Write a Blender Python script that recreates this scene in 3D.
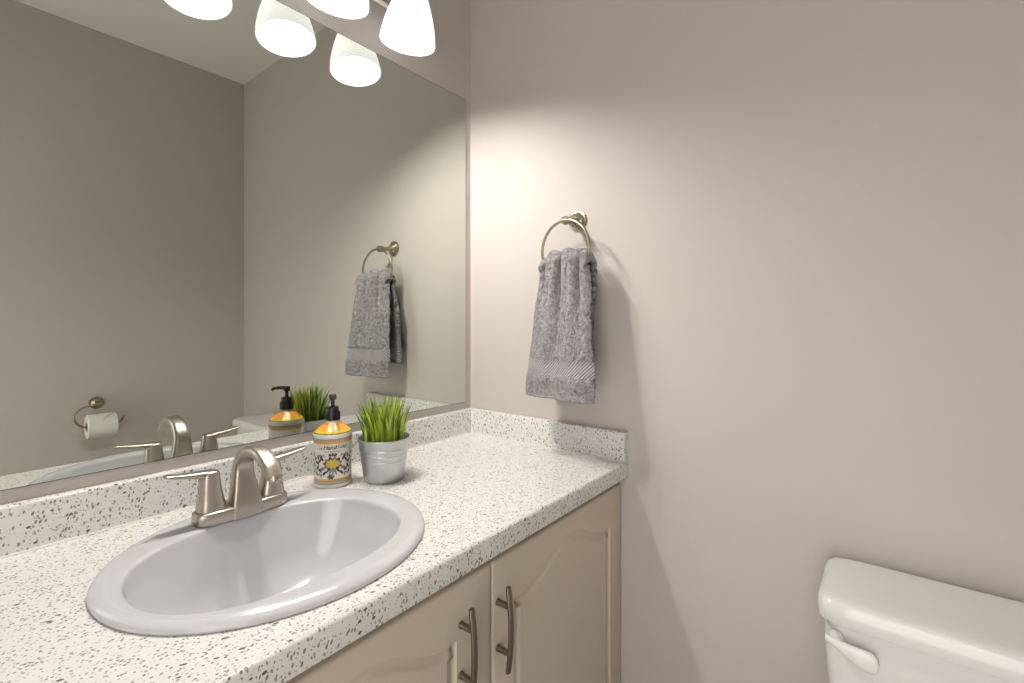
import bpy, bmesh, math, random
from mathutils import Vector, Matrix, Euler

for o in list(bpy.data.objects):
    bpy.data.objects.remove(o, do_unlink=True)
scene = bpy.context.scene
COL = scene.collection
PI = math.pi
CT = 0.78                                    # height of the worktop above the floor

# ------------------------------------------------------------------ camera
cam_data = bpy.data.cameras.new('camera')
cam = bpy.data.objects.new('camera', cam_data)
COL.objects.link(cam)
cam.location = (-1.1547, -1.0849, CT + 0.3629)
cam.rotation_euler = (PI / 2, 0, -0.90347)
cam_data.sensor_width = 36.0
cam_data.lens = 36.0 * 475.15 / 1024.0
cam_data.shift_y = -(341.5 - 321.18) / 1024.0
cam_data.clip_start = 0.02
scene.camera = cam

# ------------------------------------------------------------------ world, exposure
world = bpy.data.worlds.new('world')
scene.world = world
world.use_nodes = True
bg = world.node_tree.nodes['Background']
bg.inputs['Color'].default_value = (1.0, 0.965, 0.92, 1)
bg.inputs['Strength'].default_value = 2.45  # even fill light, enters through the added door opening
scene.view_settings.view_transform = 'Standard'
scene.view_settings.look = 'None'
scene.view_settings.exposure = 0.42
scene.view_settings.gamma = 1.0
scene.view_settings.use_curve_mapping = False
scene.cycles.max_bounces = 10
scene.cycles.diffuse_bounces = 6
scene.cycles.glossy_bounces = 6
scene.cycles.transmission_bounces = 6
scene.cycles.sample_clamp_indirect = 6.0
scene.cycles.caustics_reflective = False
scene.cycles.caustics_refractive = False
BULBS = (760.0, 540.0, 270.0)               # radiance of the three bulbs, left to right (the right one is the weakest)
BULB_COL = (1.0, 0.95, 0.88)
SHADE_GLOW = 0.80


# ------------------------------------------------------------------ material helpers
def new_mat(name):
    m = bpy.data.materials.new(name)
    m.use_nodes = True
    nt = m.node_tree
    b = nt.nodes['Principled BSDF']
    return m, nt, b


def simple(name, col, rough=0.5, metal=0.0, spec=0.5, coat=0.0):
    m, nt, b = new_mat(name)
    b.inputs['Base Color'].default_value = (*col, 1)
    b.inputs['Roughness'].default_value = rough
    b.inputs['Metallic'].default_value = metal
    b.inputs['Specular IOR Level'].default_value = spec
    b.inputs['Coat Weight'].default_value = coat
    b.inputs['Coat Roughness'].default_value = 0.08
    return m


def node(nt, kind, **kw):
    n = nt.nodes.new(kind)
    for k, v in kw.items():
        setattr(n, k, v)
    return n


def add_bump(nt, b, height_socket, strength, dist):
    bp = node(nt, 'ShaderNodeBump')
    bp.inputs['Strength'].default_value = strength
    bp.inputs['Distance'].default_value = dist
    nt.links.new(height_socket, bp.inputs['Height'])
    nt.links.new(bp.outputs['Normal'], b.inputs['Normal'])


def noise(nt, scale, detail=3.0, rough=0.5, coord='Object', mapscale=None):
    tc = node(nt, 'ShaderNodeTexCoord')
    n = node(nt, 'ShaderNodeTexNoise')
    n.inputs['Scale'].default_value = scale
    n.inputs['Detail'].default_value = detail
    n.inputs['Roughness'].default_value = rough
    src = tc.outputs[coord]
    if mapscale:
        mp = node(nt, 'ShaderNodeMapping')
        mp.inputs['Scale'].default_value = mapscale
        nt.links.new(src, mp.inputs['Vector'])
        src = mp.outputs['Vector']
    nt.links.new(src, n.inputs['Vector'])
    return n


def mix_col(nt, fac, a, b):
    mx = node(nt, 'ShaderNodeMix', data_type='RGBA')
    for sock, v in ((mx.inputs[0], fac), (mx.inputs[6], a), (mx.inputs[7], b)):
        if hasattr(v, 'links'):
            nt.links.new(v, sock)
        elif isinstance(v, tuple):
            sock.default_value = (*v, 1)
        else:
            sock.default_value = v
    return mx.outputs[2]


def painted_wall(name, col, rough=0.55, spec=0.35):
    m, nt, b = new_mat(name)
    b.inputs['Base Color'].default_value = (*col, 1)
    b.inputs['Roughness'].default_value = rough
    b.inputs['Specular IOR Level'].default_value = spec
    n = noise(nt, 260.0, 4.0, 0.6)
    add_bump(nt, b, n.outputs['Fac'], 0.10, 0.0012)
    return m


def brushed(name, col, rough, stretch=(1, 1, 30)):
    m, nt, b = new_mat(name)
    b.inputs['Base Color'].default_value = (*col, 1)
    b.inputs['Metallic'].default_value = 1.0
    n = noise(nt, 90.0, 3.0, 0.6, mapscale=stretch)
    r = node(nt, 'ShaderNodeMapRange')
    r.inputs['To Min'].default_value = rough - 0.05
    r.inputs['To Max'].default_value = rough + 0.08
    nt.links.new(n.outputs['Fac'], r.inputs['Value'])
    nt.links.new(r.outputs['Result'], b.inputs['Roughness'])
    return m


def flecked_laminate():
    m, nt, b = new_mat('flecked_laminate')
    tc = node(nt, 'ShaderNodeTexCoord')
    base = (0.80, 0.79, 0.745)
    cloud = noise(nt, 35.0, 3.0)
    col = mix_col(nt, cloud.outputs['Fac'], (0.675, 0.675, 0.655), (0.75, 0.755, 0.75))
    layers = [((0.3, 0.2, 0.4), (190, 190, 85), 0.26, 0.24, (0.20, 0.185, 0.16)),
              ((1.2, 0.4, 1.3), (190, 80, 190), 0.26, 0.24, (0.30, 0.28, 0.235)),
              ((0.5, 1.3, 2.2), (88, 190, 180), 0.26, 0.24, (0.27, 0.245, 0.20)),
              ((0.9, 0.1, 0.8), (260, 130, 260), 0.24, 0.28, (0.34, 0.31, 0.265)),
              ((1.9, 0.7, 0.1), (140, 270, 270), 0.24, 0.28, (0.42, 0.40, 0.35)),
              ((0.2, 2.3, 1.1), (280, 280, 150), 0.24, 0.30, (0.48, 0.46, 0.42)),
              ((2.6, 1.1, 0.6), (150, 75, 155), 0.25, 0.10, (0.09, 0.08, 0.07))]
    for i, (rot, sc, thr, keep, c) in enumerate(layers):
        mp = node(nt, 'ShaderNodeMapping')
        mp.vector_type = 'TEXTURE'
        mp.inputs['Rotation'].default_value = rot
        mp.inputs['Location'].default_value = (0.13 * i, 0.07 * i, 0.05 * i)
        mp.inputs['Scale'].default_value = tuple(1.0 / s for s in sc)
        nt.links.new(tc.outputs['Object'], mp.inputs['Vector'])
        v = node(nt, 'ShaderNodeTexVoronoi')
        v.inputs['Scale'].default_value = 1.0
        nt.links.new(mp.outputs['Vector'], v.inputs['Vector'])
        sep = node(nt, 'ShaderNodeSeparateColor')
        nt.links.new(v.outputs['Color'], sep.inputs['Color'])
        pick = node(nt, 'ShaderNodeMath', operation='LESS_THAN')
        nt.links.new(sep.outputs[0], pick.inputs[0])
        pick.inputs[1].default_value = keep
        near = node(nt, 'ShaderNodeMapRange')
        near.interpolation_type = 'SMOOTHSTEP'
        near.inputs['From Min'].default_value = thr
        near.inputs['From Max'].default_value = thr + 0.07
        near.inputs['To Min'].default_value = 1.0
        near.inputs['To Max'].default_value = 0.0
        nt.links.new(v.outputs['Distance'], near.inputs['Value'])
        mul = node(nt, 'ShaderNodeMath', operation='MULTIPLY')
        nt.links.new(pick.outputs[0], mul.inputs[0])
        nt.links.new(near.outputs['Result'], mul.inputs[1])
        col = mix_col(nt, mul.outputs[0], col, c)
    nt.links.new(col, b.inputs['Base Color'])
    b.inputs['Roughness'].default_value = 0.33
    b.inputs['Specular IOR Level'].default_value = 0.45
    return m


def terry_cloth():
    m, nt, b = new_mat('terry_cloth')
    tc = node(nt, 'ShaderNodeTexCoord')
    sep = node(nt, 'ShaderNodeSeparateXYZ')
    nt.links.new(tc.outputs['Object'], sep.inputs[0])
    # woven border between two heights
    lo = node(nt, 'ShaderNodeMath', operation='GREATER_THAN')
    nt.links.new(sep.outputs['Z'], lo.inputs[0])
    lo.inputs[1].default_value = BAND[0]
    hi = node(nt, 'ShaderNodeMath', operation='LESS_THAN')
    nt.links.new(sep.outputs['Z'], hi.inputs[0])
    hi.inputs[1].default_value = BAND[1]
    band = node(nt, 'ShaderNodeMath', operation='MULTIPLY')
    nt.links.new(lo.outputs[0], band.inputs[0])
    nt.links.new(hi.outputs[0], band.inputs[1])
    loops = noise(nt, 240.0, 4.0, 0.7)
    clump = noise(nt, 95.0, 3.0, 0.6)
    add = node(nt, 'ShaderNodeMath', operation='ADD')
    nt.links.new(loops.outputs['Fac'], add.inputs[0])
    nt.links.new(clump.outputs['Fac'], add.inputs[1])
    pile = node(nt, 'ShaderNodeMapRange')
    pile.inputs['From Min'].default_value = 0.7
    pile.inputs['From Max'].default_value = 1.3
    nt.links.new(add.outputs[0], pile.inputs['Value'])
    # twill lines of the border
    mp = node(nt, 'ShaderNodeMapping')
    mp.inputs['Rotation'].default_value = (math.radians(48), 0, 0)
    nt.links.new(tc.outputs['Object'], mp.inputs['Vector'])
    wv = node(nt, 'ShaderNodeTexWave', bands_direction='Z')
    wv.inputs['Scale'].default_value = 52.0
    nt.links.new(mp.outputs['Vector'], wv.inputs['Vector'])
    pc = mix_col(nt, pile.outputs['Result'], (0.150, 0.136, 0.145), (0.53, 0.50, 0.525))
    bc = mix_col(nt, wv.outputs['Fac'], (0.31, 0.285, 0.30), (0.50, 0.47, 0.49))
    c = mix_col(nt, band.outputs[0], pc, bc)
    nt.links.new(c, b.inputs['Base Color'])
    b.inputs['Roughness'].default_value = 0.95
    b.inputs['Specular IOR Level'].default_value = 0.1
    b.inputs['Sheen Weight'].default_value = 0.25
    b.inputs['Sheen Roughness'].default_value = 0.6
    hm = node(nt, 'ShaderNodeMix', data_type='FLOAT')
    nt.links.new(band.outputs[0], hm.inputs[0])
    nt.links.new(pile.outputs['Result'], hm.inputs[2])
    nt.links.new(wv.outputs['Fac'], hm.inputs[3])
    add_bump(nt, b, hm.outputs[0], 0.9, 0.004)
    return m


def banded_glaze():
    """Cream bottle with painted bands at given heights (thing-local z)."""
    m, nt, b = new_mat('painted_bottle_glaze')
    tc = node(nt, 'ShaderNodeTexCoord')
    sep = node(nt, 'ShaderNodeSeparateXYZ')
    nt.links.new(tc.outputs['Object'], sep.inputs[0])
    mr = node(nt, 'ShaderNodeMath', operation='DIVIDE')
    nt.links.new(sep.outputs['Z'], mr.inputs[0])
    mr.inputs[1].default_value = 0.15
    cr = node(nt, 'ShaderNodeValToRGB')
    cr.color_ramp.interpolation = 'CONSTANT'
    cream, brown, gold, orange, green = (0.80, 0.77, 0.69), (0.30, 0.23, 0.19), (0.72, 0.42, 0.06), (0.86, 0.36, 0.03), (0.16, 0.17, 0.06)
    stops = [(0.0, (0.74, 0.72, 0.66)), (0.0085, brown), (0.0095, (0.45, 0.38, 0.32)), (0.0160, brown), (0.0170, gold), (0.0212, cream),
             (0.0965, gold), (0.1005, (0.70, 0.33, 0.12)), (0.1020, (0.40, 0.36, 0.30)), (0.1068, green), (0.1076, (0.74, 0.74, 0.66)),
             (0.1165, green), (0.1185, (0.80, 0.52, 0.04)), (0.1240, orange), (0.1345, (0.66, 0.25, 0.05)), (0.1385, (0.62, 0.52, 0.44))]
    el = cr.color_ramp.elements
    while len(el) < len(stops):
        el.new(0.5)
    for e, (z, c) in zip(el, stops):
        e.position = z / 0.15
        e.color = (*c, 1)
    nt.links.new(mr.outputs[0], cr.inputs['Fac'])
    n = noise(nt, 120.0, 2.0)
    c = mix_col(nt, n.outputs['Fac'], cr.outputs['Color'], cr.outputs['Color'])
    nt.links.new(c, b.inputs['Base Color'])
    b.inputs['Roughness'].default_value = 0.22
    b.inputs['Coat Weight'].default_value = 0.4
    return m


def grass_material():
    m, nt, b = new_mat('grass_blade')
    geo = node(nt, 'ShaderNodeNewGeometry')
    cr = node(nt, 'ShaderNodeValToRGB')
    st = [(0.0, (0.06, 0.14, 0.02)), (0.25, (0.19, 0.33, 0.03)), (0.5, (0.46, 0.58, 0.05)), (0.75, (0.68, 0.74, 0.12)), (1.0, (0.46, 0.58, 0.24))]
    el = cr.color_ramp.elements
    while len(el) < len(st):
        el.new(0.5)
    for e, (p_, c) in zip(el, st):
        e.position = p_
        e.color = (*c, 1)
    nt.links.new(geo.outputs['Random Per Island'], cr.inputs['Fac'])
    nt.links.new(cr.outputs['Color'], b.inputs['Base Color'])
    b.inputs['Roughness'].default_value = 0.45
    b.inputs['Subsurface Weight'].default_value = 0.0
    b.inputs['Transmission Weight'].default_value = 0.0
    return m


def glow_glass():
    """Frosted white glass that glows from the bulb inside."""
    m, nt, b = new_mat('frosted_glass')
    b.inputs['Base Color'].default_value = (0.86, 0.86, 0.84, 1)
    b.inputs['Roughness'].default_value = 0.3
    b.inputs['Emission Color'].default_value = (1.0, 0.985, 0.95, 1)
    tc = node(nt, 'ShaderNodeTexCoord')
    sep = node(nt, 'ShaderNodeSeparateXYZ')
    nt.links.new(tc.outputs['Object'], sep.inputs[0])
    cr = node(nt, 'ShaderNodeValToRGB')                # brightest where the bulb sits, fading to neck and rim
    st = [(0.0, .80), (.25, .95), (.45, 1.0), (.75, .80), (1.0, .55)]
    el = cr.color_ramp.elements
    while len(el) < len(st):
        el.new(0.5)
    for e, (p_, c) in zip(el, st):
        e.position = p_
        e.color = (c, c, c, 1)
    mr = node(nt, 'ShaderNodeMath', operation='DIVIDE')
    nt.links.new(sep.outputs['Z'], mr.inputs[0])
    mr.inputs[1].default_value = .14
    nt.links.new(mr.outputs[0], cr.inputs['Fac'])
    ml = node(nt, 'ShaderNodeMath', operation='MULTIPLY')
    nt.links.new(cr.outputs['Color'], ml.inputs[0])
    ml.inputs[1].default_value = SHADE_GLOW
    nt.links.new(ml.outputs[0], b.inputs['Emission Strength'])
    return m


def bulb_material(radiance):
    m, nt, b = new_mat('lit_bulb')
    b.inputs['Base Color'].default_value = (0.9, 0.9, 0.9, 1)
    b.inputs['Emission Color'].default_value = (*BULB_COL, 1)
    b.inputs['Emission Strength'].default_value = radiance
    return m


BAND = (0.222, 0.264)
WALL = (0.555, 0.513, 0.482)
M = {
    'wall': painted_wall('greige_wall_paint', WALL),
    'ceiling': painted_wall('white_ceiling_paint', (0.86, 0.85, 0.81), 0.8, 0.2),
    'floor': simple('grey_floor_tile', (0.30, 0.28, 0.25), 0.4),
    'trim': simple('white_trim_paint', (0.78, 0.77, 0.74), 0.35),
    'laminate': flecked_laminate(),
    'cabinet': simple('cream_cabinet_paint', (0.57, 0.505, 0.415), 0.38, 0, 0.4),
    'dark_gap': simple('dark_cabinet_interior', (0.10, 0.085, 0.065), 0.8),
    'porcelain_grey': simple('pale_grey_porcelain', (0.57, 0.575, 0.605), 0.14, 0, 0.5, 0.4),
    'porcelain': simple('white_porcelain', (0.74, 0.735, 0.73), 0.12, 0, 0.5, 0.4),
    'nickel': brushed('brushed_nickel', (0.50, 0.455, 0.405), 0.31),
    'nickel_dark': brushed('aged_nickel', (0.38, 0.33, 0.255), 0.26),
    'pewter': brushed('dark_pewter', (0.23, 0.195, 0.155), 0.34),
    'mirror': simple('mirror_silvering', (0.695, 0.72, 0.67), 0.0, 1.0),
    'glass_edge': simple('mirror_glass_edge', (0.014, 0.015, 0.013), 0.8, 0, 0.0),
    'terry': terry_cloth(),
    'glaze': banded_glaze(),
    'ink': simple('dark_brown_print', (0.075, 0.05, 0.055), 0.35),
    'ink_grey': simple('grey_green_print', (0.30, 0.32, 0.28), 0.35),
    'ink_mauve': simple('mauve_print', (0.26, 0.20, 0.24), 0.35),
    'ink_yellow': simple('yellow_print', (0.66, 0.50, 0.05), 0.35),
    'black': simple('black_plastic', (0.012, 0.011, 0.013), 0.25),
    'galvanized': brushed('galvanized_steel', (0.62, 0.64, 0.655), 0.42, (1, 1, 4)),
    'soil': simple('dark_soil', (0.02, 0.018, 0.015), 0.95),
    'grass': grass_material(),
    'glass': glow_glass(),
    'paper': simple('white_tissue_paper', (0.80, 0.79, 0.74), 0.9),
    'card': simple('grey_cardboard', (0.42, 0.36, 0.29), 0.9),
    'plastic': simple('white_plastic', (0.76, 0.755, 0.75), 0.25),
    'sleeve': simple('white_woven_label', (0.70, 0.69, 0.70), 0.8),
}


# ------------------------------------------------------------------ object helpers
def finish(bm, sharp=math.radians(38)):
    bmesh.ops.recalc_face_normals(bm, faces=bm.faces[:])
    for f in bm.faces:
        f.smooth = True
    for e in bm.edges:
        if len(e.link_faces) == 2:
            e.smooth = e.calc_face_angle(0.0) < sharp
    return bm


def obj(name, bm, mat, parent=None, loc=None, rot=None, sharp=math.radians(38), raw=False):
    if not raw:
        finish(bm, sharp)
    me = bpy.data.meshes.new(name)
    bm.to_mesh(me)
    bm.free()
    for mm in (mat if isinstance(mat, (list, tuple)) else [mat]):
        me.materials.append(mm)
    o = bpy.data.objects.new(name, me)
    COL.objects.link(o)
    if parent:
        o.parent = parent
    if loc is not None:
        o.location = loc
    if rot is not None:
        o.rotation_euler = rot
    return o


def tag(o, label, cat, group=None):
    o['label'] = label
    o['category'] = cat
    if group:
        o['group'] = group
    return o


def thing(name, label, cat, loc=(0, 0, 0), rotz=0.0, group=None):
    o = bpy.data.objects.new(name, None)
    o.empty_display_size = 0.05
    COL.objects.link(o)
    o.location = loc
    o.rotation_euler = (0, 0, rotz)
    return tag(o, label, cat, group)


def structure(name, bm, mat, parent=None):
    o = obj(name, bm, mat, parent)
    o['kind'] = 'structure'
    return o


def BM():
    return bmesh.new()


def box(bm, x0, x1, y0, y1, z0, z1, bev=0.0, seg=3):
    r = bmesh.ops.create_cube(bm, size=1.0)
    vs = r['verts']
    for v in vs:
        v.co = Vector(((x0 + x1) / 2 + v.co.x * (x1 - x0), (y0 + y1) / 2 + v.co.y * (y1 - y0), (z0 + z1) / 2 + v.co.z * (z1 - z0)))
    if bev > 0:
        es = list({e for v in vs for e in v.link_edges})
        bmesh.ops.bevel(bm, geom=es, offset=bev, segments=seg, profile=0.5, affect='EDGES')
    return bm


def loft(bm, rings, cap0=True, cap1=True, closed=True):
    """rings: lists of Vectors of one length."""
    vv = [[bm.verts.new(p) for p in r] for r in rings]
    n = len(rings[0])
    for a, b in zip(vv[:-1], vv[1:]):
        for i in range(n if closed else n - 1):
            j = (i + 1) % n
            bm.faces.new((a[i], a[j], b[j], b[i]))
    if cap0:
        bm.faces.new(vv[0][::-1])
    if cap1:
        bm.faces.new(vv[-1])
    return vv


def lathe(bm, prof, seg=48, mat=None, cap0=True, cap1=True):
    """prof: (radius, z) pairs about z; MAT places it."""
    mat = mat or Matrix.Identity(4)
    rings = [[mat @ Vector((max(r, 1e-5) * math.cos(2 * PI * i / seg), max(r, 1e-5) * math.sin(2 * PI * i / seg), z)) for i in range(seg)] for r, z in prof]
    return loft(bm, rings, cap0, cap1)


def frames(pts, up):
    out = []
    for i, p_ in enumerate(pts):
        a = pts[max(i - 1, 0)]
        b = pts[min(i + 1, len(pts) - 1)]
        t = (b - a).normalized()
        s = t.cross(up)
        if s.length < 1e-4:
            s = t.cross(Vector((1, 0, 0)))
        s.normalize()
        out.append((p_, t, s, s.cross(t).normalized()))
    return out


def tube(bm, pts, rad, seg=14, up=Vector((0, 0, 1)), closed=False):
    pts = [Vector(p_) for p_ in pts]
    rad = rad if isinstance(rad, (list, tuple)) else [rad] * len(pts)
    # parallel transport so the tube does not twist
    n = len(pts)
    t0 = (pts[1] - pts[0]).normalized()
    s = t0.cross(up)
    if s.length < 1e-3:
        s = t0.cross(Vector((1, 0, 0)))
    s.normalize()
    rings = []
    for i in range(n):
        if closed:
            t = (pts[(i + 1) % n] - pts[i - 1]).normalized()
        else:
            t = (pts[min(i + 1, n - 1)] - pts[max(i - 1, 0)]).normalized()
        s = (s - t * s.dot(t)).normalized()
        u = t.cross(s)
        rings.append([pts[i] + rad[i] * (math.cos(2 * PI * k / seg) * s + math.sin(2 * PI * k / seg) * u) for k in range(seg)])
    if closed:
        rings.append(rings[0])
        vv = [[bm.verts.new(p_) for p_ in r] for r in rings[:-1]]
        vv.append(vv[0])
        for a, b in zip(vv[:-1], vv[1:]):
            for i in range(seg):
                j = (i + 1) % seg
                bm.faces.new((a[i], a[j], b[j], b[i]))
    else:
        loft(bm, rings)
    return bm


def srect(a, b, n=32, p_=4.0):
    """superellipse outline with half sizes a, b."""
    out = []
    for i in range(n):
        t = 2 * PI * i / n
        c, s = math.cos(t), math.sin(t)
        out.append((a * math.copysign(abs(c) ** (2 / p_), c), b * math.copysign(abs(s) ** (2 / p_), s)))
    return out


def spline(pts, n):
    """Catmull-Rom through tuples of any length."""
    P = [pts[0]] + list(pts) + [pts[-1]]
    out = []
    segs = len(pts) - 1
    for k in range(n + 1):
        x = k / n * segs
        i = min(int(x), segs - 1)
        t = x - i
        a, b, c, d = P[i], P[i + 1], P[i + 2], P[i + 3]
        out.append(tuple(0.5 * (2 * b[j] + (c[j] - a[j]) * t + (2 * a[j] - 5 * b[j] + 4 * c[j] - d[j]) * t * t + (3 * b[j] - a[j] - 3 * c[j] + d[j]) * t ** 3) for j in range(len(a))))
    return out


# ------------------------------------------------------------------ the room
XL, YN, ZC = -1.72, -1.7365, CT + 1.6805
structure('floor', box(BM(), XL - .1, .1, YN - .1, .1, -.1, 0), M['floor'])
structure('ceiling', box(BM(), XL - .1, .1, YN - .1, .1, ZC, ZC + .1), M['ceiling'])
structure('wall_far', box(BM(), XL - .1, .1, 0, .1, 0, ZC), M['wall'])
structure('wall_right', box(BM(), 0, .1, YN, 0, 0, ZC), M['wall'])
structure('wall_near', box(BM(), XL - .1, .1, YN - .1, YN, 0, ZC), M['wall'])
DY0, DY1, DZ = -1.52, -0.70, 2.03                # unseen door opening in the left wall, added to let fill light in
bm = BM()
box(bm, XL - .1, XL, DY1, 0, 0, ZC)
box(bm, XL - .1, XL, YN, DY0, 0, ZC)
box(bm, XL - .1, XL, DY0, DY1, DZ, ZC)
structure('wall_left', bm, M['wall'])
bm = BM()
box(bm, XL - .1, XL + .014, DY1 - .012, DY1 + .06, 0, DZ + .06, .003)
box(bm, XL - .1, XL + .014, DY0 - .06, DY0 + .012, 0, DZ + .06, .003)
box(bm, XL - .1, XL + .014, DY0 + .012, DY1 - .012, DZ - .012, DZ + .06, .003)
structure('trim_1', bm, M['trim'])  # casing around the added door opening
structure('baseboard_right', box(BM(), -.014, 0, YN + .014, -.545, 0, .10, .004), M['trim'])
structure('baseboard_near', box(BM(), XL, 0, YN, YN + .014, 0, .10, .004), M['trim'])

# ------------------------------------------------------------------ vanity cabinet
VX0 = -1.575
van = thing('vanity_cabinet', 'cream painted vanity cabinet with arched panel doors under the flecked worktop', 'cabinet', (0, 0, 0))
FY = -0.521                                       # cabinet face
bm = BM()
zc1 = CT - .0402
box(bm, VX0, VX0 + .018, FY + .018, -.002, .09, zc1)             # hollow carcass: sides, back, floor, plinth
box(bm, -.019, -.001, FY + .018, -.002, .09, zc1)
box(bm, VX0 + .018, -.019, -.012, -.002, .09, zc1)
box(bm, VX0 + .018, -.019, FY + .018, -.012, .09, .108)
box(bm, VX0 + .01, -.001, FY + .06, FY + .078, .0, .09)
box(bm, VX0, -.001, FY, FY + .018, zc1 - .075, zc1)               # face frame
box(bm, VX0, -.001, FY, FY + .018, .09, .150)
for xa, xb in ((VX0, VX0 + .040), (-1.062, -1.016), (-.544, -.498), (-.040, -.001)):
    box(bm, xa, xb, FY, FY + .018, .150, zc1 - .075)
obj('cabinet_body', bm, M['cabinet'], van)


def door_outline(w, zt, zb, stile, rise, aw, nside=10, ntop=48, inset=0.0):
    """panel outline in (x, z), origin at the door's centre x; shoulder height zt."""
    hw = w / 2 - stile
    pts = []
    for i in range(nside):
        pts.append((-hw + 2 * hw * i / nside, zb))
    for i in range(nside):
        pts.append((hw, zb + (zt - zb) * i / nside))
    for i in range(ntop + 1):
        x = hw - 2 * hw * i / ntop
        d = abs(x) / aw
        pts.append((x, zt + (rise * (0.5 + 0.5 * math.cos(PI * d)) ** 0.85 if d < 1 else 0.0)))
    for i in range(1, nside):
        pts.append((-hw, zt + (zb - zt) * i / nside))
    if inset:
        n = len(pts)
        out = []
        for i in range(n):
            a, b, c = Vector(pts[i - 1]), Vector(pts[i]), Vector(pts[(i + 1) % n])
            n1 = Vector((-(b - a).y, (b - a).x)).normalized()
            n2 = Vector((-(c - b).y, (c - b).x)).normalized()
            nn = (n1 + n2)
            nn = nn / max(nn.dot(n1), 0.6)
            out.append(tuple(b + nn * inset))
        return out
    return pts


def make_door(xc, w, ztop, zbot, stile, aw):
    hw = w / 2
    zt, zb = CT - .153, zbot + .065
    core = door_outline(w, zt, zb, stile, .052, aw)
    hw0 = hw - stile
    zmax = max(z for _, z in core)

    def rect(inset):
        out = []
        for k, (x, z) in enumerate(core):
            X = x / hw0 * (hw - inset)
            if k < 10:
                Zv = zbot + inset
            elif k < 20:
                Zv = zbot + inset + (ztop - zbot - 2 * inset) * (k - 10) / 10
            elif k <= 68:
                Zv = ztop - inset
            else:
                Zv = ztop - inset - (ztop - zbot - 2 * inset) * (k - 68) / 10
            out.append((X, Zv))
        return out

    def ins(i):
        return door_outline(w, zt, zb, stile, .052, aw, inset=i)
    th = .019
    rings = [(rect(0), 0), (rect(0), -th + .004), (rect(.0015), -th + .0012), (rect(.005), -th), (ins(0), -th), (ins(.0012), -th + .0030), (ins(.004), -th + .0075), (ins(.007), -th + .0080),
             (ins(.018), -th + .0030), (ins(.0205), -th + .0008), (ins(.022), -th + .0008)]
    bm = BM()
    loft(bm, [[Vector((x, y, z)) for x, z in r] for r, y in rings], cap0=True, cap1=True)
    return obj('door', bm, M['cabinet'], van, (xc, FY - .0005, 0), sharp=math.radians(50))


def make_pull(door, x, zc):
    """bowed bar pull on two posts; local to the door."""
    L, ph = .150, .041
    st = []
    for i in range(25):
        t = i / 24 * 2 - 1
        st.append((t * L / 2, -.019 - .024 - .0065 * (1 - t * t)))
    bm = BM()
    rings = []
    for i, (z, y) in enumerate(st):
        hw_ = .0058 if 0 < i < 24 else .0045
        rings.append([Vector((x + a, y + b, zc + z)) for a, b in srect(hw_, .0036, 16, 3.0)])
    loft(bm, rings)
    for s in (-1, 1):
        mt = Matrix.Translation((x, -.0192, zc + s * ph)) @ Matrix.Rotation(PI / 2, 4, 'X')
        lathe(bm, [(.0062, 0), (.0062, .002), (.0052, .004), (.0052, .0295)], 20, mt)
    h = obj('handle', bm, M['pewter'], door)
    h['label'] = 'dark pewter bow handle'
    return h


ZTOP, ZBOT = CT - .062, .115
DW = .513
for xc, hx, st_, aw_ in ((-.005 - DW / 2, -DW / 2 + .013, .060, .168), (-.5235 - DW / 2, DW / 2 - .075, .084, .152), (-1.042 - DW / 2, DW / 2 - .05, .072, .160)):
    d = make_door(xc, DW, ZTOP, ZBOT, st_, aw_)
    make_pull(d, hx, CT - (.178 if xc > -.4 else .172))

# ------------------------------------------------------------------ worktop
SX, SY, SA, SB = -.7775, -.3085, .2385, .2175         # sink rim ellipse
top = thing('countertop', 'white countertop with grey flecks, splashbacks and a cut-out for the oval sink', 'countertop', (0, 0, CT))
bm = BM()
X0, X1, Y0, Y1 = VX0 - .01, -.0005, -.554, -.0005
cut = (SA - .016, SB - .016)
angs = [2 * PI * i / 160 for i in range(160)]
for cx_, cy_ in ((X0, Y0), (X1, Y0), (X0, Y1), (X1, Y1)):
    angs.append(math.atan2(cy_ - SY, cx_ - SX) % (2 * PI))
angs = sorted(set(angs))


def on_rect(a):
    c, s = math.cos(a), math.sin(a)
    k = 1e9
    if c > 1e-9: k = min(k, (X1 - SX) / c)
    if c < -1e-9: k = min(k, (X0 - SX) / c)
    if s > 1e-9: k = min(k, (Y1 - SY) / s)
    if s < -1e-9: k = min(k, (Y0 - SY) / s)
    return Vector((SX + c * k, SY + s * k, 0))


def on_hole(a, z):
    # the hole's point in the same direction
    c, s = math.cos(a), math.sin(a)
    k = 1 / math.sqrt((c / cut[0]) ** 2 + (s / cut[1]) ** 2)
    return Vector((SX + c * k, SY + s * k, z))


loft(bm, [[on_hole(a, -.038) for a in angs], [on_hole(a, 0) for a in angs], [on_rect(a) for a in angs]], False, False)
# rolled front edge
prof = [(-.554, 0.0)]
for i in range(1, 7):
    t = i / 6 * PI / 2
    prof.append((-.554 - .006 * math.sin(t), -.006 + .006 * math.cos(t)))
prof += [(-.560, -.038), (-.559, -.0397), (-.535, -.0397), (-.535, -.034)]
loft(bm, [[Vector((X0, y, z)) for y, z in prof], [Vector((X1, y, z)) for y, z in prof]], False, False, closed=False)
# underside and left end
for y0_, y1_ in ((-.535, SY - cut[1]), (SY + cut[1], Y1)):
    bm.faces.new([bm.verts.new(Vector(q)) for q in ((X0, y0_, -.034), (X1, y0_, -.034), (X1, y1_, -.034), (X0, y1_, -.034))])
bm.faces.new([bm.verts.new(Vector(q)) for q in ((X0, Y1, 0), (X0, -.554, 0), (X0, -.559, -.006), (X0, -.56, -.0397), (X0, Y1, -.034))])
bmesh.ops.remove_doubles(bm, verts=bm.verts[:], dist=1e-5)
obj('worktop_slab', bm, M['laminate'], top)


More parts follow.
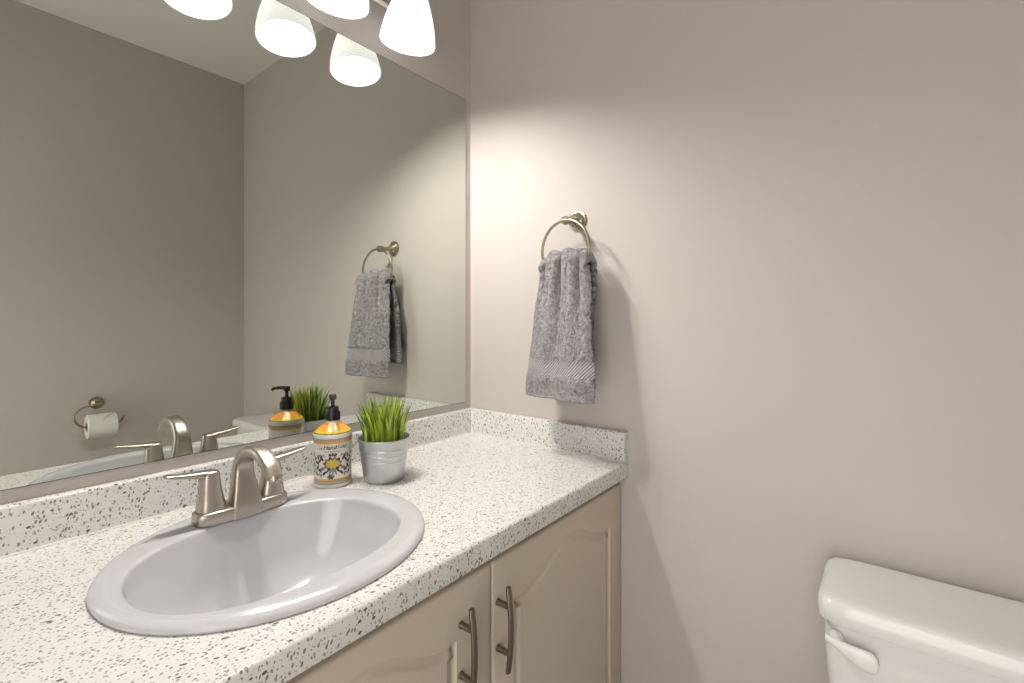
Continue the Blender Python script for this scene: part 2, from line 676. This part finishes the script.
def splash(name, x0, x1, y0, y1):
    bm = BM()
    box(bm, x0, x1, y0, y1, .0003, .0772)
    es = [e for e in bm.edges if all(v.co.z > .05 for v in e.verts)]
    bmesh.ops.bevel(bm, geom=es, offset=.004, segments=3, profile=.5, affect='EDGES')
    return obj(name, bm, M['laminate'], top)


splash('backsplash', X0, -.0005, -.0215, -.0005)
splash('side_splash', -.0215, -.0005, -.5585, -.0218)
bm = BM()                                          # caulk bead along the foot of the splashbacks
tube(bm, [(X0, -.0225, .001), (-.0225, -.0225, .001), (-.0225, -.556, .001)], .0022, 8)
obj('caulk_bead', bm, simple('white_caulk', (0.74, 0.72, 0.67), .5), top)

# ------------------------------------------------------------------ sink
sink = thing('sink', 'oval pale grey porcelain drop-in sink set into the flecked worktop', 'sink', (SX, SY, CT))
R_ = [(-.030, 0, .0, SA - .022, SB - .022), (.0004, 0, 0, SA - .020, SB - .020), (.0004, 0, 0, SA - .003, SB - .003), (.0015, 0, 0, SA - .0005, SB - .0005), (.0045, 0, 0, SA, SB), (.0080, 0, 0, SA - .002, SB - .002),
      (.0110, 0, 0, SA - .0065, SB - .0065), (.0130, -.001, -.001, SA - .013, SB - .013), (.0138, -.004, -.006, SA - .020, SB - .023),
      (.0134, -.009, -.014, SA - .031, SB - .043), (.0126, -.0115, -.020, SA - .0395, SB - .0585), (.0110, -.012, -.0225, SA - .0428, SB - .0632), (.0070, -.012, -.023, SA - .0450, SB - .0655),
      (-.003, -.012, -.0235, SA - .0475, SB - .0680), (-.020, -.012, -.0235, SA - .053, SB - .0730), (-.045, -.011, -.023, SA - .066, SB - .082), (-.075, -.009, -.022, SA - .084, SB - .094),
      (-.100, -.007, -.020, SA - .112, SB - .113), (-.118, -.005, -.018, SA - .150, SB - .136), (-.128, -.005, -.012, SA - .192, SB - .170), (-.131, -.005, -.008, .026, .026), (-.134, -.005, -.008, .022, .022)]
R_ = spline(R_, 84)
bm = BM()
seg = 112
rings = []
for z, dx, dy, a, b_ in R_:
    k = min(max((SA - .012 - a) / .03, 0), 1) * min(max((a - .03) / .10, 0), 1)
    ex = 2 / (2.0 + .32 * k)
    bb = b_ - .004 * k
    rings.append([Vector((dx + a * math.copysign(abs(math.cos(2 * PI * i / seg)) ** ex, math.cos(2 * PI * i / seg)), dy + .004 * k + bb * math.copysign(abs(math.sin(2 * PI * i / seg)) ** ex, math.sin(2 * PI * i / seg)), z)) for i in range(seg)])
loft(bm, rings, False, True)
obj('basin', bm, M['porcelain_grey'], sink, sharp=math.radians(70))
bm = BM()
lathe(bm, [(.0215, -.1335), (.0215, -.1295), (.019, -.1285), (.0165, -.1300), (.0165, -.1290), (.012, -.126), (.001, -.1255)], 32, Matrix.Translation((-.005, -.008, 0)))
o = obj('drain', bm, M['nickel'], sink)
o['label'] = 'brushed nickel drain plug'

# ------------------------------------------------------------------ faucet
FX, FYY, FZ = -.777, -.158, CT + .0136
fau = thing('faucet', 'brushed nickel two-handle faucet with arched spout at the back of the sink', 'faucet', (FX, FYY, FZ))
bm = BM()
rings = []
for z, k in ((0, 0), (.002, .0012), (.017, .0012), (.0195, 0), (.0215, -.003), (.0218, -.006)):
    rings.append([Vector((x, y, z)) for x, y in srect(.0770 + k, .0262 + k, 72, 3.6)])
loft(bm, rings)
obj('base_plate', bm, M['nickel'], fau)

# spout: broad foot narrowing upwards, arching out over the basin
S = [(-.0125, .000, .0262, .0172, 0, 8), (-.0115, .020, .0252, .0170, 0, 7), (-.0085, .045, .0215, .0155, 0, 5), (-.004, .070, .0178, .0138, 0, 4), (-.006, .092, .0158, .0125, 18, 3.3), (-.024, .1115, .0150, .0110, 45, 3), (-.053, .1215, .0146, .0098, 78, 3),
     (-.085, .1180, .0142, .0092, 108, 3), (-.110, .1035, .0136, .0090, 130, 3), (-.125, .0880, .0130, .0088, 140, 3)]
S = spline(S, 54)
bm = BM()
rings = []
for k, (y, z, a, b_, tilt, ex) in enumerate(S):
    t = math.radians(tilt)                          # 0: horizontal section, grows as the spout leans forward
    ax = Vector((0, math.cos(t), math.sin(t)))
    rings.append([Vector((0, y, z)) + Vector((x, 0, 0)) + ax * q for x, q in srect(a, b_, 48, ex)])
loft(bm, rings)
obj('spout', bm, M['nickel'], fau, sharp=math.radians(60))
bm = BM()
t = math.radians(145)
mt = Matrix.Translation((0, -.1236, .0888)) @ Matrix.Rotation(t - PI, 4, 'X')
lathe(bm, [(.0092, .004), (.0092, -.007), (.0080, -.009), (.006, -.007), (.001, -.0068)], 24, mt)
o = obj('aerator', bm, M['nickel'], fau)


def faucet_handle(s):
    bm = BM()
    rings = []
    for z, a, b_, dx in spline([(.0222, .0225, .0215, 0), (.026, .0222, .0212, 0), (.045, .0185, .0185, .001), (.065, .0160, .0165, .002), (.080, .0145, .0152, .002), (.0860, .0128, .0135, .0015), (.0885, .0095, .0105, .001)], 26):
        rings.append([Vector((s * .051 + s * dx + x, y, z)) for x, y in srect(a, b_, 32, 2.7)])
    loft(bm, rings)
    # lever blade sweeping outwards from the top
    rings = []
    for x, z, hw_, ht in spline([(-.010, .0760, .0105, .0080), (.002, .0805, .0130, .0090), (.014, .0838, .0124, .0074), (.026, .0862, .0114, .0056), (.042, .0888, .0102, .0045), (.058, .0915, .0094, .0039), (.066, .0930, .0086, .0034), (.0685, .0934, .0066, .0020)], 30):
        rings.append([Vector((s * (.051 + x), y, z + q)) for y, q in srect(hw_, ht, 24, 2.6)])
    loft(bm, rings)
    return obj('handle', bm, M['nickel'], fau, sharp=math.radians(55))


faucet_handle(-1)
faucet_handle(1)
bm = BM()
lathe(bm, [(.0024, .020), (.0024, .050), (.0036, .052), (.0058, .056), (.0062, .0595), (.0045, .063), (.001, .064)], 20, Matrix.Translation((-.001, .0355, 0)))
lathe(bm, [(.0065, -.002), (.0065, .004), (.004, .006), (.0024, .021)], 20, Matrix.Translation((-.001, .0355, 0)))
obj('lift_rod', bm, M['nickel'], fau)

# ------------------------------------------------------------------ soap bottle
BX, BY, BR = -.5665, -.110, .0403
face = math.atan2(-1.085 - BY, -1.155 - BX)        # the label faces the room
soap = thing('soap_dispenser', 'cream and orange painted soap bottle with black pump beside the faucet', 'soap bottle', (BX, BY, CT), face)
bm = BM()
lathe(bm, spline([(.0372, 0.0), (.0392, .0012), (.0402, .004), (BR, .010), (BR, .030), (BR, .060), (BR, .095), (.0408, .101), (.0412, .108), (.0409, .1145), (.0392, .1185), (.0340, .1240), (.0265, .1300), (.0200, .1350), (.0160, .1385), (.0145, .1412), (.0142, .1440)], 120), 64)
obj('bottle', bm, M['glaze'], soap, sharp=math.radians(80))
bm = BM()
lathe(bm, [(.0150, .1425), (.0156, .1432), (.0156, .1600), (.0150, .1612), (.0128, .1620), (.0128, .1700), (.0112, .1722), (.0060, .1735), (.0040, .1740), (.0040, .1930)], 40)
for i in range(28):
    a = 2 * PI * i / 28
    box(bm, .0152, .0160, -.0007, .0007, .1440, .1595)
    vs = bm.verts[-8:]
    bmesh.ops.rotate(bm, verts=list(vs), cent=(0, 0, 0), matrix=Matrix.Rotation(a, 3, 'Z'))
obj('pump_collar', bm, M['black'], soap)
bm = BM()
lathe(bm, [(.0040, .1860), (.0070, .1875), (.0078, .1905), (.0078, .1970), (.0068, .1990), (.001, .1997)], 28)
tube(bm, spline([(.000, 0, .1945), (.012, 0, .1952), (.026, 0, .1945), (.036, 0, .1922), (.0395, 0, .1885)], 16), [.0050] * 4 + [.0042] * 5 + [.0038] * 5 + [.0034] * 3, 14)
obj('pump_head', bm, M['black'], soap)
# painted flowers and lettering that lie on the curved wall of the bottle
bm = BM()


def patch(bm, cu, cv, a, b_, rot, mi, lift=.0003, pointed=0.0):
    """an oval of paint: (u, v) on the unrolled bottle, u = 0 faces the room."""
    def at(u, v, l):
        an = u / BR
        return Vector(((BR + l) * math.cos(an), (BR + l) * math.sin(an), v))
    c, s = math.cos(rot), math.sin(rot)
    n = 14
    rings = []
    for k in (0.55, 1.0):
        r = []
        for i in range(n):
            t = 2 * PI * i / n
            x, y = 1.22 * k * a * math.cos(t), 1.35 * k * b_ * math.sin(t) * (1 - pointed * abs(math.cos(t)) ** 3)
            r.append(bm.verts.new(at(cu + x * c - y * s, cv + x * s + y * c, lift)))
        rings.append(r)
    mid = bm.verts.new(at(cu, cv, lift))
    for i in range(n):
        j = (i + 1) % n
        f = bm.faces.new((mid, rings[0][i], rings[0][j]))
        f.material_index = mi
        f = bm.faces.new((rings[0][i], rings[1][i], rings[1][j], rings[0][j]))
        f.material_index = mi


rnd = random.Random(4)
DK, MV, YL, GR = 0, 1, 2, 3
cv0 = .054
for k in range(11):                                 # central sunflower
    a = 2 * PI * k / 11 + .2
    patch(bm, .0135 * math.cos(a), cv0 + .0098 * math.sin(a), .0062, .0030, a, DK if k % 2 else MV, .0004, .5)
for k in range(10):
    a = 2 * PI * k / 10
    patch(bm, .0085 * math.cos(a), cv0 + .0045 * math.sin(a), .0050, .0026, a, YL, .0006)
patch(bm, 0, cv0, .0110, .0045, 0, YL, .0008)
for s in (-1, 1):                                   # scrolls, leaves and buds to both sides
    for u, v, a, b_, r, m_ in ((.024, .066, .0058, .0022, .9, DK), (.029, .060, .0050, .0018, 2.2, DK), (.027, .072, .0050, .0016, .3, MV), (.033, .068, .0042, .0016, 1.4, DK), (.036, .056, .0050, .0020, .6, DK),
                              (.022, .044, .0058, .0024, -.5, MV), (.028, .040, .0050, .0020, .8, DK), (.034, .046, .0048, .0018, -1.0, DK), (.039, .041, .0040, .0016, .4, GR), (.018, .034, .0046, .0020, -.9, DK),
                              (.031, .031, .0052, .0014, -.35, GR), (.037, .033, .0040, .0016, 1.1, DK), (.041, .064, .0044, .0016, -.7, DK), (.019, .072, .0034, .0014, .2, GR), (.025, .029, .0036, .0016, 1.9, MV),
                              (.045, .050, .0046, .0016, 1.2, DK), (.047, .036, .0046, .0016, .2, MV), (.047, .072, .0046, .0016, .9, DK)):
        patch(bm, s * u, v, a, b_, r if s > 0 else PI - r, m_, .0004, .3)
for k in range(5):                                  # hanging stems under the flower
    a = -PI / 2 + (k - 2) * .38
    patch(bm, .016 * math.cos(a) * .8, cv0 - .019 + abs(k - 2) * .003, .0078, .0015, a, (DK, MV, GR, MV, DK)[k], .0004, .3)
for k in range(6):                                  # small rosette at the foot
    a = 2 * PI * k / 6
    patch(bm, -.004 + .0042 * math.cos(a), .0265 + .0034 * math.sin(a), .0028, .0016, a, DK, .0004)
for k in range(3):
    a = PI / 2 + (k - 1) * .7
    patch(bm, .0055 * math.cos(a) * 1.6, .0715 + .0025 * math.sin(a), .0032, .0020, a, DK, .0005, .4)
for k in range(13):                                 # the fine second line, too small to read
    u = -.0175 + k * .0029
    patch(bm, u, .0805 + .0005 * math.sin(k * 2.3), .0010 + .0003 * (k % 3), .0007 + .0003 * (k % 2), .5 * math.sin(k * 1.7), GR, .0003)
obj('floral_print', bm, [M['ink'], M['ink_mauve'], M['ink_yellow'], M['ink_grey']], soap, raw=True)


def lettering(txt, size, u0, v0, mat, name, shear=.25, bold=0.0):
    cu = bpy.data.curves.new('lettering', 'FONT')
    cu.body = txt
    cu.size = size
    cu.shear = shear
    cu.offset = bold
    cu.resolution_u = 3
    cu.align_x = 'CENTER'
    tmp = bpy.data.objects.new('lettering', cu)
    COL.objects.link(tmp)
    bpy.context.view_layer.update()
    dg = bpy.context.evaluated_depsgraph_get()
    me = bpy.data.meshes.new_from_object(tmp.evaluated_get(dg))
    bpy.data.objects.remove(tmp, do_unlink=True)
    bpy.data.curves.remove(cu)
    bm = bmesh.new()
    bm.from_mesh(me)
    bpy.data.meshes.remove(me)
    for v in bm.verts:
        an = (u0 + v.co.x) / BR
        v.co = Vector(((BR + .0006) * math.cos(an), (BR + .0006) * math.sin(an), v0 + v.co.y))
    o = obj(name, bm, mat, soap, raw=True)
    return o


lettering('Hand', .0125, -.0065, .0855, M['ink'], 'lettering', .25, .0003)
lettering('Soap', .0118, .0190, .0865, M['ink_grey'], 'lettering', .35, .0003)
lettering('Le', .0105, -.0270, .0855, M['ink_mauve'], 'lettering', .35, .0002)

# ------------------------------------------------------------------ potted grass
PX, PY = -.476, -.174
pot = thing('potted_grass', 'bright green grass plant in a small ribbed galvanized pot on the worktop', 'plant', (PX, PY, CT), -2.47)
H = .0955
prof = [(.001, .0012), (.040, .0012), (.0432, .0), (.0445, .001), (.0448, .004)]


def pr(z):
    return .0445 + (.0572 - .0445) * z / H


for i in range(1, 90):
    z = H * i / 90
    if z < .005:
        continue
    r = pr(z)
    for zc_ in (.047, .060, .073):
        r += .0010 * math.exp(-((z - zc_) / .0014) ** 2)
    prof.append((r, z))
prof += [(.0572, H - .0025), (.0588, H - .0020), (.0596, H), (.0588, H + .0018), (.0572, H + .0018), (.0562, H), (.0556, H - .010), (.0542, H - .016)]
bm = BM()
lathe(bm, prof, 72, cap0=True, cap1=False)
rings = []
for z in (.005, .030, .060, .090):                  # folded side seam
    rings.append([Vector((pr(z) + x, y, z)) for x, y in srect(.0009, .0016, 12, 2.5)])
loft(bm, rings)
obj('pot', bm, M['galvanized'], pot, sharp=math.radians(50))
bm = BM()
lathe(bm, [(.0541, H - .0125), (.045, H - .009), (.025, H - .006), (.001, H - .005)], 40, cap0=False)
o = obj('soil', bm, M['soil'], pot)
rnd = random.Random(11)
bm = BM()
for k in range(250):
    rr = .043 * math.sqrt(rnd.random())
    th = rnd.random() * 2 * PI
    base = Vector((rr * math.cos(th), rr * math.sin(th), H - .010))
    lean = (rr / .043) * rnd.uniform(.008, .034) + rnd.uniform(-.008, .008)
    th2 = th + rnd.uniform(-.7, .7)
    out = Vector((math.cos(th2), math.sin(th2), 0))
    hgt = rnd.uniform(.066, .128) * (1 - .18 * (rr / .043) ** 2)
    w = rnd.uniform(.0017, .0037)
    tw = rnd.uniform(0, PI)
    side = Vector((math.cos(tw), math.sin(tw), 0))
    nrm = Vector((-side.y, side.x, 0))
    L_, Mid, Rr = [], [], []
    n = 6
    for i in range(n + 1):
        t = i / n
        p_ = base + Vector((0, 0, hgt * (t - .10 * t * t))) + out * (lean * t ** 1.9)
        ww = w * (1 - t ** 2.2) * (.75 + .6 * t) + .0001
        L_.append(bm.verts.new(p_ + side * ww))
        Mid.append(bm.verts.new(p_ + nrm * ww * .35))
        Rr.append(bm.verts.new(p_ - side * ww))
    for i in range(n):
        bm.faces.new((L_[i], Mid[i], Mid[i + 1], L_[i + 1]))
        bm.faces.new((Mid[i], Rr[i], Rr[i + 1], Mid[i + 1]))
obj('grass', bm, M['grass'], pot, raw=True)

# ------------------------------------------------------------------ mirror
mir = thing('mirror', 'large frameless mirror on the wall above the sink and splashback', 'mirror', (-.0276, 0, CT + .0992))
bm = BM()
box(bm, -1.48, 0, -.0045, -.0003, 0, .9871)
for f in bm.faces:
    f.material_index = 1
obj('mirror_backing', bm, [M['glass_edge'], M['glass_edge']], mir)
bm = BM()
vs = [bm.verts.new(Vector(q)) for q in ((-1.4792, -.0050, .0010), (-.0010, -.0050, .0010), (-.0010, -.0050, .9861), (-1.4792, -.0050, .9861))]
bm.faces.new(vs)
r = bmesh.ops.extrude_face_region(bm, geom=bm.faces[:])
for v in [g for g in r['geom'] if isinstance(g, bmesh.types.BMVert)]:
    v.co.y = -.0046
bm.normal_update()
for f in bm.faces:
    if abs(f.normal.y) < .5:
        f.material_index = 1                       # dark ground edge of the glass
obj('mirror_glass', bm, [M['mirror'], M['glass_edge']], mir)

# ------------------------------------------------------------------ wall light
LXC, LZ = -.563, 1.077
lamp = thing('wall_light_bar', 'brushed nickel wall light bar with three glowing frosted glass bell shades above the mirror', 'wall light', (LXC, 0, CT + LZ))
bm = BM()
rings = [[Vector((x, y_, .125 + z)) for x, z in srect(.072 + k, .056 + k, 48, 2.2)] for y_, k in ((-.0005, 0), (-.012, 0), (-.018, -.004), (-.020, -.012))]
loft(bm, rings)
obj('wall_plate', bm, M['nickel'], lamp)
bm = BM()
tube(bm, [(-.275, -.052, .116), (.275, -.052, .116)], .0105, 20)
for s in (-1, 1):
    mt = Matrix.Translation((s * .272, -.052, .116)) @ Matrix.Rotation(s * PI / 2, 4, 'Y')
    lathe(bm, [(.0105, 0), (.0135, .002), (.0135, .008), (.009, .013), (.001, .015)], 20, mt)
tube(bm, [(0, -.016, .118), (0, -.052, .110)], .009, 16)
obj('bar', bm, M['nickel'], lamp)
TILT = math.radians(9)
for k in (-1, 0, 1):
    x = k * .201
    # the shade's own frame: origin at its mouth, axis leaning so that the mouth faces the wall a little
    A = Matrix.Translation((x, -.119, 0)) @ Matrix.Rotation(TILT, 4, 'X')
    bm = BM()
    topc = A @ Vector((0, 0, .140))
    tube(bm, spline([(x, -.052, .120), (x, -.060, .148), (x, -.085, .172), (x, topc.y + .002, topc.z + .040), (x, topc.y, topc.z + .015)], 20), .0062, 14)
    lathe(bm, [(.012, .168), (.020, .164), (.024, .150), (.024, .132), (.0225, .128)], 28, A)
    obj('arm', bm, M['nickel'], lamp)
    bm = BM()
    outer = [(.0215, .134), (.0300, .1295), (.0370, .1190), (.0445, .1010), (.0530, .0780), (.0610, .0520), (.0670, .0260), (.0700, .0060), (.0703, .0010)]
    outer = spline(outer, 26)
    inner = [(r - .0042, z - (.003 if z > .12 else 0)) for r, z in outer][::-1]
    lathe(bm, outer + [(.0690, -.0008), (.0674, -.0004)] + inner, 56, A)
    sh = obj('shade', bm, M['glass'], lamp, sharp=math.radians(80))
    sh['label'] = 'glowing frosted glass bell shade'
    bm = BM()
    lathe(bm, spline([(.011, .126), (.011, .083), (.0125, .064), (.0180, .042), (.0205, .026), (.0180, .014), (.010, .0065), (.0005, .0045)], 24), 32, A)
    bb = obj('bulb', bm, bulb_material(BULBS[k + 1]), sh, sharp=math.radians(80))

# ------------------------------------------------------------------ towel ring and towel
TY = -.4100
ringt = thing('towel_ring', 'round nickel towel ring mounted on the right wall above the worktop end', 'towel ring', (0, TY, CT + .642))
mt = Matrix.Rotation(-PI / 2, 4, 'Y')              # lathe axis out from the wall
bm = BM()
lathe(bm, [(.0285, .0005), (.0285, .004), (.0270, .0062), (.0225, .0070), (.0215, .0095), (.0175, .0125), (.012, .0145), (.0095, .018)], 40, mt)
obj('wall_plate', bm, M['nickel_dark'], ringt)
bm = BM()
lathe(bm, [(.0095, .015), (.0078, .030), (.0078, .048), (.0095, .054), (.0118, .060), (.0122, .068), (.0105, .0755), (.001, .0775)], 28, Matrix.Translation((0, 0, 0)) @ Matrix.Rotation(math.radians(-8), 4, 'Y') @ mt)
obj('post', bm, M['nickel_dark'], ringt)
RR = .078
bm = BM()
RTW = math.radians(6)
tube(bm, [(-.077 + RR * math.sin(2 * PI * i / 96) * math.sin(RTW), -.004 + RR * math.sin(2 * PI * i / 96) * math.cos(RTW), -.089 + RR * math.cos(2 * PI * i / 96)) for i in range(96)], .0041, 16, closed=True, up=Vector((1, 0, 0)))
obj('ring', bm, M['nickel_dark'], ringt)

YC = -.4195
towel = thing('hand_towel', 'grey terry hand towel folded through the ring on the right wall', 'towel', (0, YC, CT))


def sm(t):
    t = min(max(t, 0.0), 1.0)
    return t * t * (3 - 2 * t)


rnd = random.Random(3)
NU, NF = 96, 210
ZT, ZB, ZBB = .546, .163, .208                      # top fold, front hem, back hem
bm = BM()
grid = []
jit = random.Random(8)


def gather(u, z):
    """folds that run down from the ring, dying out towards the hem."""
    k = sm((z - .20) / .33)
    g = (.0085 * math.cos(9.5 * u + .7) + .0055 * math.cos(17 * u - 1.0 + 2.0 * (z - .5))) * k
    g += .0050 * math.cos(5.2 * u + 6.0 * (z - .3)) * (1 - .55 * k)
    g -= .0075 * math.exp(-((u + .18 - 1.5 * (z - .47)) / .11) ** 2) * sm((z - .33) / .08)      # slanting crease
    g -= .0060 * math.exp(-((u - .42 - .5 * (z - .35)) / .10) ** 2) * sm((.47 - z) / .10)
    return g


for iu in range(NU + 1):
    u = iu / NU * 2 - 1
    colv = []
    for it in range(NF + 1):
        t = it / NF
        f_ = .50
        topz = ZT - .004 * u * u - .022 * abs(u) ** 6 + .0050 * math.cos(9.5 * u + .7) + .002 * math.cos(21 * u)
        if t < f_:                                   # front fall
            q = t / f_
            z = ZB + (topz - .014 - ZB) * q
            w = .1085 - .0315 * sm((z - .16) / .39)
            x = -.1270 + .033 * sm((z - .16) / .38)
            back = 0
        elif t < .58:                                # over the ring
            q = (t - f_) / .08
            a = q * PI
            z = topz - .014 + .014 * math.sin(a)
            w = .0770
            x = -.0715 - .0215 * math.cos(a)
            back = q
        else:
            q = (t - .58) / .42
            z = topz - .014 - (topz - .014 - ZBB) * q
            w = .077 + .004 * sm(q * 1.2)
            x = -.0500 + .006 * sm(q * 1.6)
            back = 1
        g = gather(u, z)
        if t < f_:
            x += -abs(0) + g - .0045 * (1 - u * u) + .012 * abs(u) ** 7 * sm((.52 - z) / .1) + .013 * abs(u) ** 8 * sm((z - .40) / .1)
        elif back == 1:
            x += .35 * g * sm(1 - q) - .006 * abs(u) ** 6
        else:
            x += g * (1 - .65 * back)
        y = u * w + .0016 * math.sin(31 * z + 2 * u) + (.016 * sm(q * 2) if back == 1 else 0.0)
        x += .15 * u * w * (1 - .6 * back)            # the ring hangs turned a little
        band = BAND[0] < z < BAND[1] or z < ZB + .010
        amp = .0004 if band else .0019
        if t < f_ and BAND[0] - .001 < z < BAND[1] + .001:
            x += .0028
        colv.append(bm.verts.new(Vector((min(x, -.0155) + jit.uniform(-amp, amp), y + jit.uniform(-amp, amp) * .5, z + jit.uniform(-amp, amp) * .5))))
    grid.append(colv)
for a, b in zip(grid[:-1], grid[1:]):
    for i in range(NF):
        bm.faces.new((a[i], a[i + 1], b[i + 1], b[i]))
tw = obj('cloth', bm, M['terry'], towel, sharp=math.radians(180))
md = tw.modifiers.new('thickness', 'SOLIDIFY')
md.thickness = .013
md.offset = 0.0
bm = BM()
box(bm, -.0250, -.0238, .030, .062, ZBB + .030, ZBB + .062, .0003, 1)
o = obj('care_label', bm, M['sleeve'], towel)
o['label'] = 'white woven care label'

# ------------------------------------------------------------------ toilet
TX, TYC = 0.0, -1.185
toi = thing('toilet', 'white porcelain toilet standing against the right wall past the vanity', 'toilet', (0, TYC, 0))
TZ = CT - .098


def rrect(x0, x1, hy, n=56, p_=7.0):
    xc, hx = (x0 + x1) / 2, (x1 - x0) / 2
    return [(xc + a, b) for a, b in srect(hx, hy, n, p_)]


bm = BM()
rings = []
for z, k in ((-.0385, .0075), (-.0385, .001), (-.036, 0), (-.020, .0002), (-.010, .0015), (-.0045, .0045), (-.0012, .0095), (0, .018), (.0004, .040), (.0004, .08)):
    rings.append([Vector((x, y, TZ + z)) for x, y in rrect(-.212 + k, -.016 - k * .6, .1945 - k, 64, 9.0)])
loft(bm, rings)
obj('tank_lid', bm, M['porcelain'], toi, sharp=math.radians(60))
bm = BM()
rings = []
for z, k in ((TZ - .0386, .006), (TZ - .10, .007), (TZ - .22, .016), (TZ - .30, .024), (TZ - .325, .032), (TZ - .33, .045)):
    rings.append([Vector((x, y, z)) for x, y in rrect(-.199 + k, -.022 - k * .3, .1925 - k, 64, 8.0)])
loft(bm, rings)
obj('tank', bm, M['porcelain'], toi, sharp=math.radians(60))
# flush lever: round pivot near the corner and a paddle along the tank front
bm = BM()
lz = TZ - .073
rings = []
for yy, zz, hh, tt in spline([(.1860, .0080, .0050, .0040), (.180, .0070, .0055, .0045), (.170, .0030, .0075, .0052), (.152, -.0040, .0120, .0060), (.134, -.0085, .0160, .0062), (.122, -.0100, .0150, .0058), (.1165, -.0105, .0100, .0045), (.1150, -.0105, .004, .002)], 28):
    rings.append([Vector((-.2095 + q, yy - .006, lz + zz + h_)) for q, h_ in srect(tt, hh, 24, 2.6)])
loft(bm, rings)
lathe(bm, [(.0105, 0), (.0105, .006), (.008, .010), (.007, .018)], 24, Matrix.Translation((-.1900, .166, lz + .005)) @ Matrix.Rotation(-PI / 2, 4, 'Y'))
o = obj('flush_lever', bm, M['plastic'], toi)
# bowl and foot
bm = BM()


def egg(x_back, x_front, hy, n=64):
    out = []
    for i in range(n):
        t = 2 * PI * i / n
        c, s = math.cos(t), math.sin(t)
        xc = x_back - .42 * (x_back - x_front)
        hx = (xc - x_front) if c < 0 else (x_back - xc)
        p_ = 2.2 if c < 0 else 3.0
        out.append((xc + hx * math.copysign(abs(c) ** (2 / p_), c), hy * math.copysign(abs(s) ** (2 / p_), s)))
    return out


rings = []
for z, xb, xf, hy in ((0, -.16, -.50, .105), (.02, -.16, -.50, .105), (.10, -.17, -.49, .098), (.18, -.17, -.52, .105), (.26, -.16, -.60, .145), (.33, -.10, -.665, .175), (.375, -.06, -.685, .184), (.385, -.06, -.68, .180),
                      (.386, -.22, -.645, .145), (.36, -.24, -.63, .130), (.28, -.28, -.56, .095), (.22, -.33, -.46, .05)):
    rings.append([Vector((x, y, z)) for x, y in egg(xb, xf, hy)])
loft(bm, rings)
obj('bowl', bm, M['porcelain'], toi, sharp=math.radians(50))
bm = BM()
rings = [[Vector((x, y, z)) for x, y in egg(xb, xf, hy)] for z, xb, xf, hy in ((.3868, -.235, -.688, .186), (.392, -.232, -.692, .189), (.402, -.234, -.690, .187), (.405, -.24, -.682, .180), (.405, -.30, -.630, .125), (.3868, -.305, -.625, .12))]
loft(bm, rings, False, False)
obj('seat', bm, M['plastic'], toi)
bm = BM()
rings = [[Vector((x, y, z)) for x, y in egg(xb, xf, hy)] for z, xb, xf, hy in ((.4055, -.225, -.686, .184), (.410, -.222, -.690, .187), (.418, -.224, -.688, .185), (.424, -.235, -.672, .172), (.427, -.27, -.63, .14))]
loft(bm, rings)
obj('seat_lid', bm, M['plastic'], toi)

# ------------------------------------------------------------------ toilet paper holder on the near wall (seen in the mirror)
HX, HZ = -.629, CT - .006
hol = thing('toilet_paper_holder', 'nickel toilet paper holder with looped arm on the wall facing the mirror', 'paper holder', (HX, YN, HZ))
mt = Matrix.Rotation(-PI / 2, 4, 'X')               # axis out from the near wall, +y
bm = BM()
lathe(bm, [(.0275, .0005), (.0275, .004), (.0260, .0062), (.0215, .007), (.0205, .0095), (.016, .0125), (.011, .0145), (.0085, .018)], 36, mt)
obj('wall_plate', bm, M['nickel_dark'], hol)
bm = BM()
lathe(bm, [(.0085, .015), (.0075, .030), (.0075, .052), (.0095, .058), (.0100, .066), (.007, .072), (.001, .0735)], 24, mt)
obj('post', bm, M['nickel_dark'], hol)
bm = BM()
arm = [(.0, .064, 0), (-.025, .066, -.001), (-.060, .070, -.010), (-.083, .072, -.030), (-.088, .073, -.045), (-.080, .073, -.070), (-.060, .073, -.090), (-.045, .073, -.0945), (-.020, .073, -.095), (.030, .073, -.095), (.060, .073, -.092), (.074, .073, -.080), (.083, .073, -.062)]
tube(bm, spline(arm, 60), .0042, 14)
obj('arm', bm, M['nickel_dark'], hol)
roll = thing('toilet_paper_roll', 'white toilet paper roll with folded end hanging on the wall holder', 'toilet paper', (HX + .003, YN + .073, HZ - .095))
mt = Matrix.Rotation(PI / 2, 4, 'Y')
bm = BM()
RO = .050
lathe(bm, [(.0195, -.050), (RO - .002, -.050), (RO, -.0485), (RO, .0485), (RO - .002, .050), (.0195, .050)], 64, mt, False, False)
# loose end folded to a point, lying on the roll's face
rows = []
for i in range(13):
    a = math.radians(100 - i * 4.6)
    w_ = .0495 * (1 - i / 12) + .0008
    rows.append([Vector((sx_ * w_, (RO + .0036) * math.cos(a), (RO + .0036) * math.sin(a))) for sx_ in (-1, -.5, 0, .5, 1)] + [Vector((sx_ * w_, (RO + .0002) * math.cos(a), (RO + .0002) * math.sin(a))) for sx_ in (1, .5, 0, -.5, -1)])
loft(bm, rows)
obj('paper', bm, M['paper'], roll)
bm = BM()
lathe(bm, [(.0195, -.0495), (.0195, .0495), (.0185, .0495), (.0185, -.0495), (.0195, -.0495)], 40, mt, False, False)
o = obj('core', bm, M['card'], roll)
o['label'] = 'cardboard core'
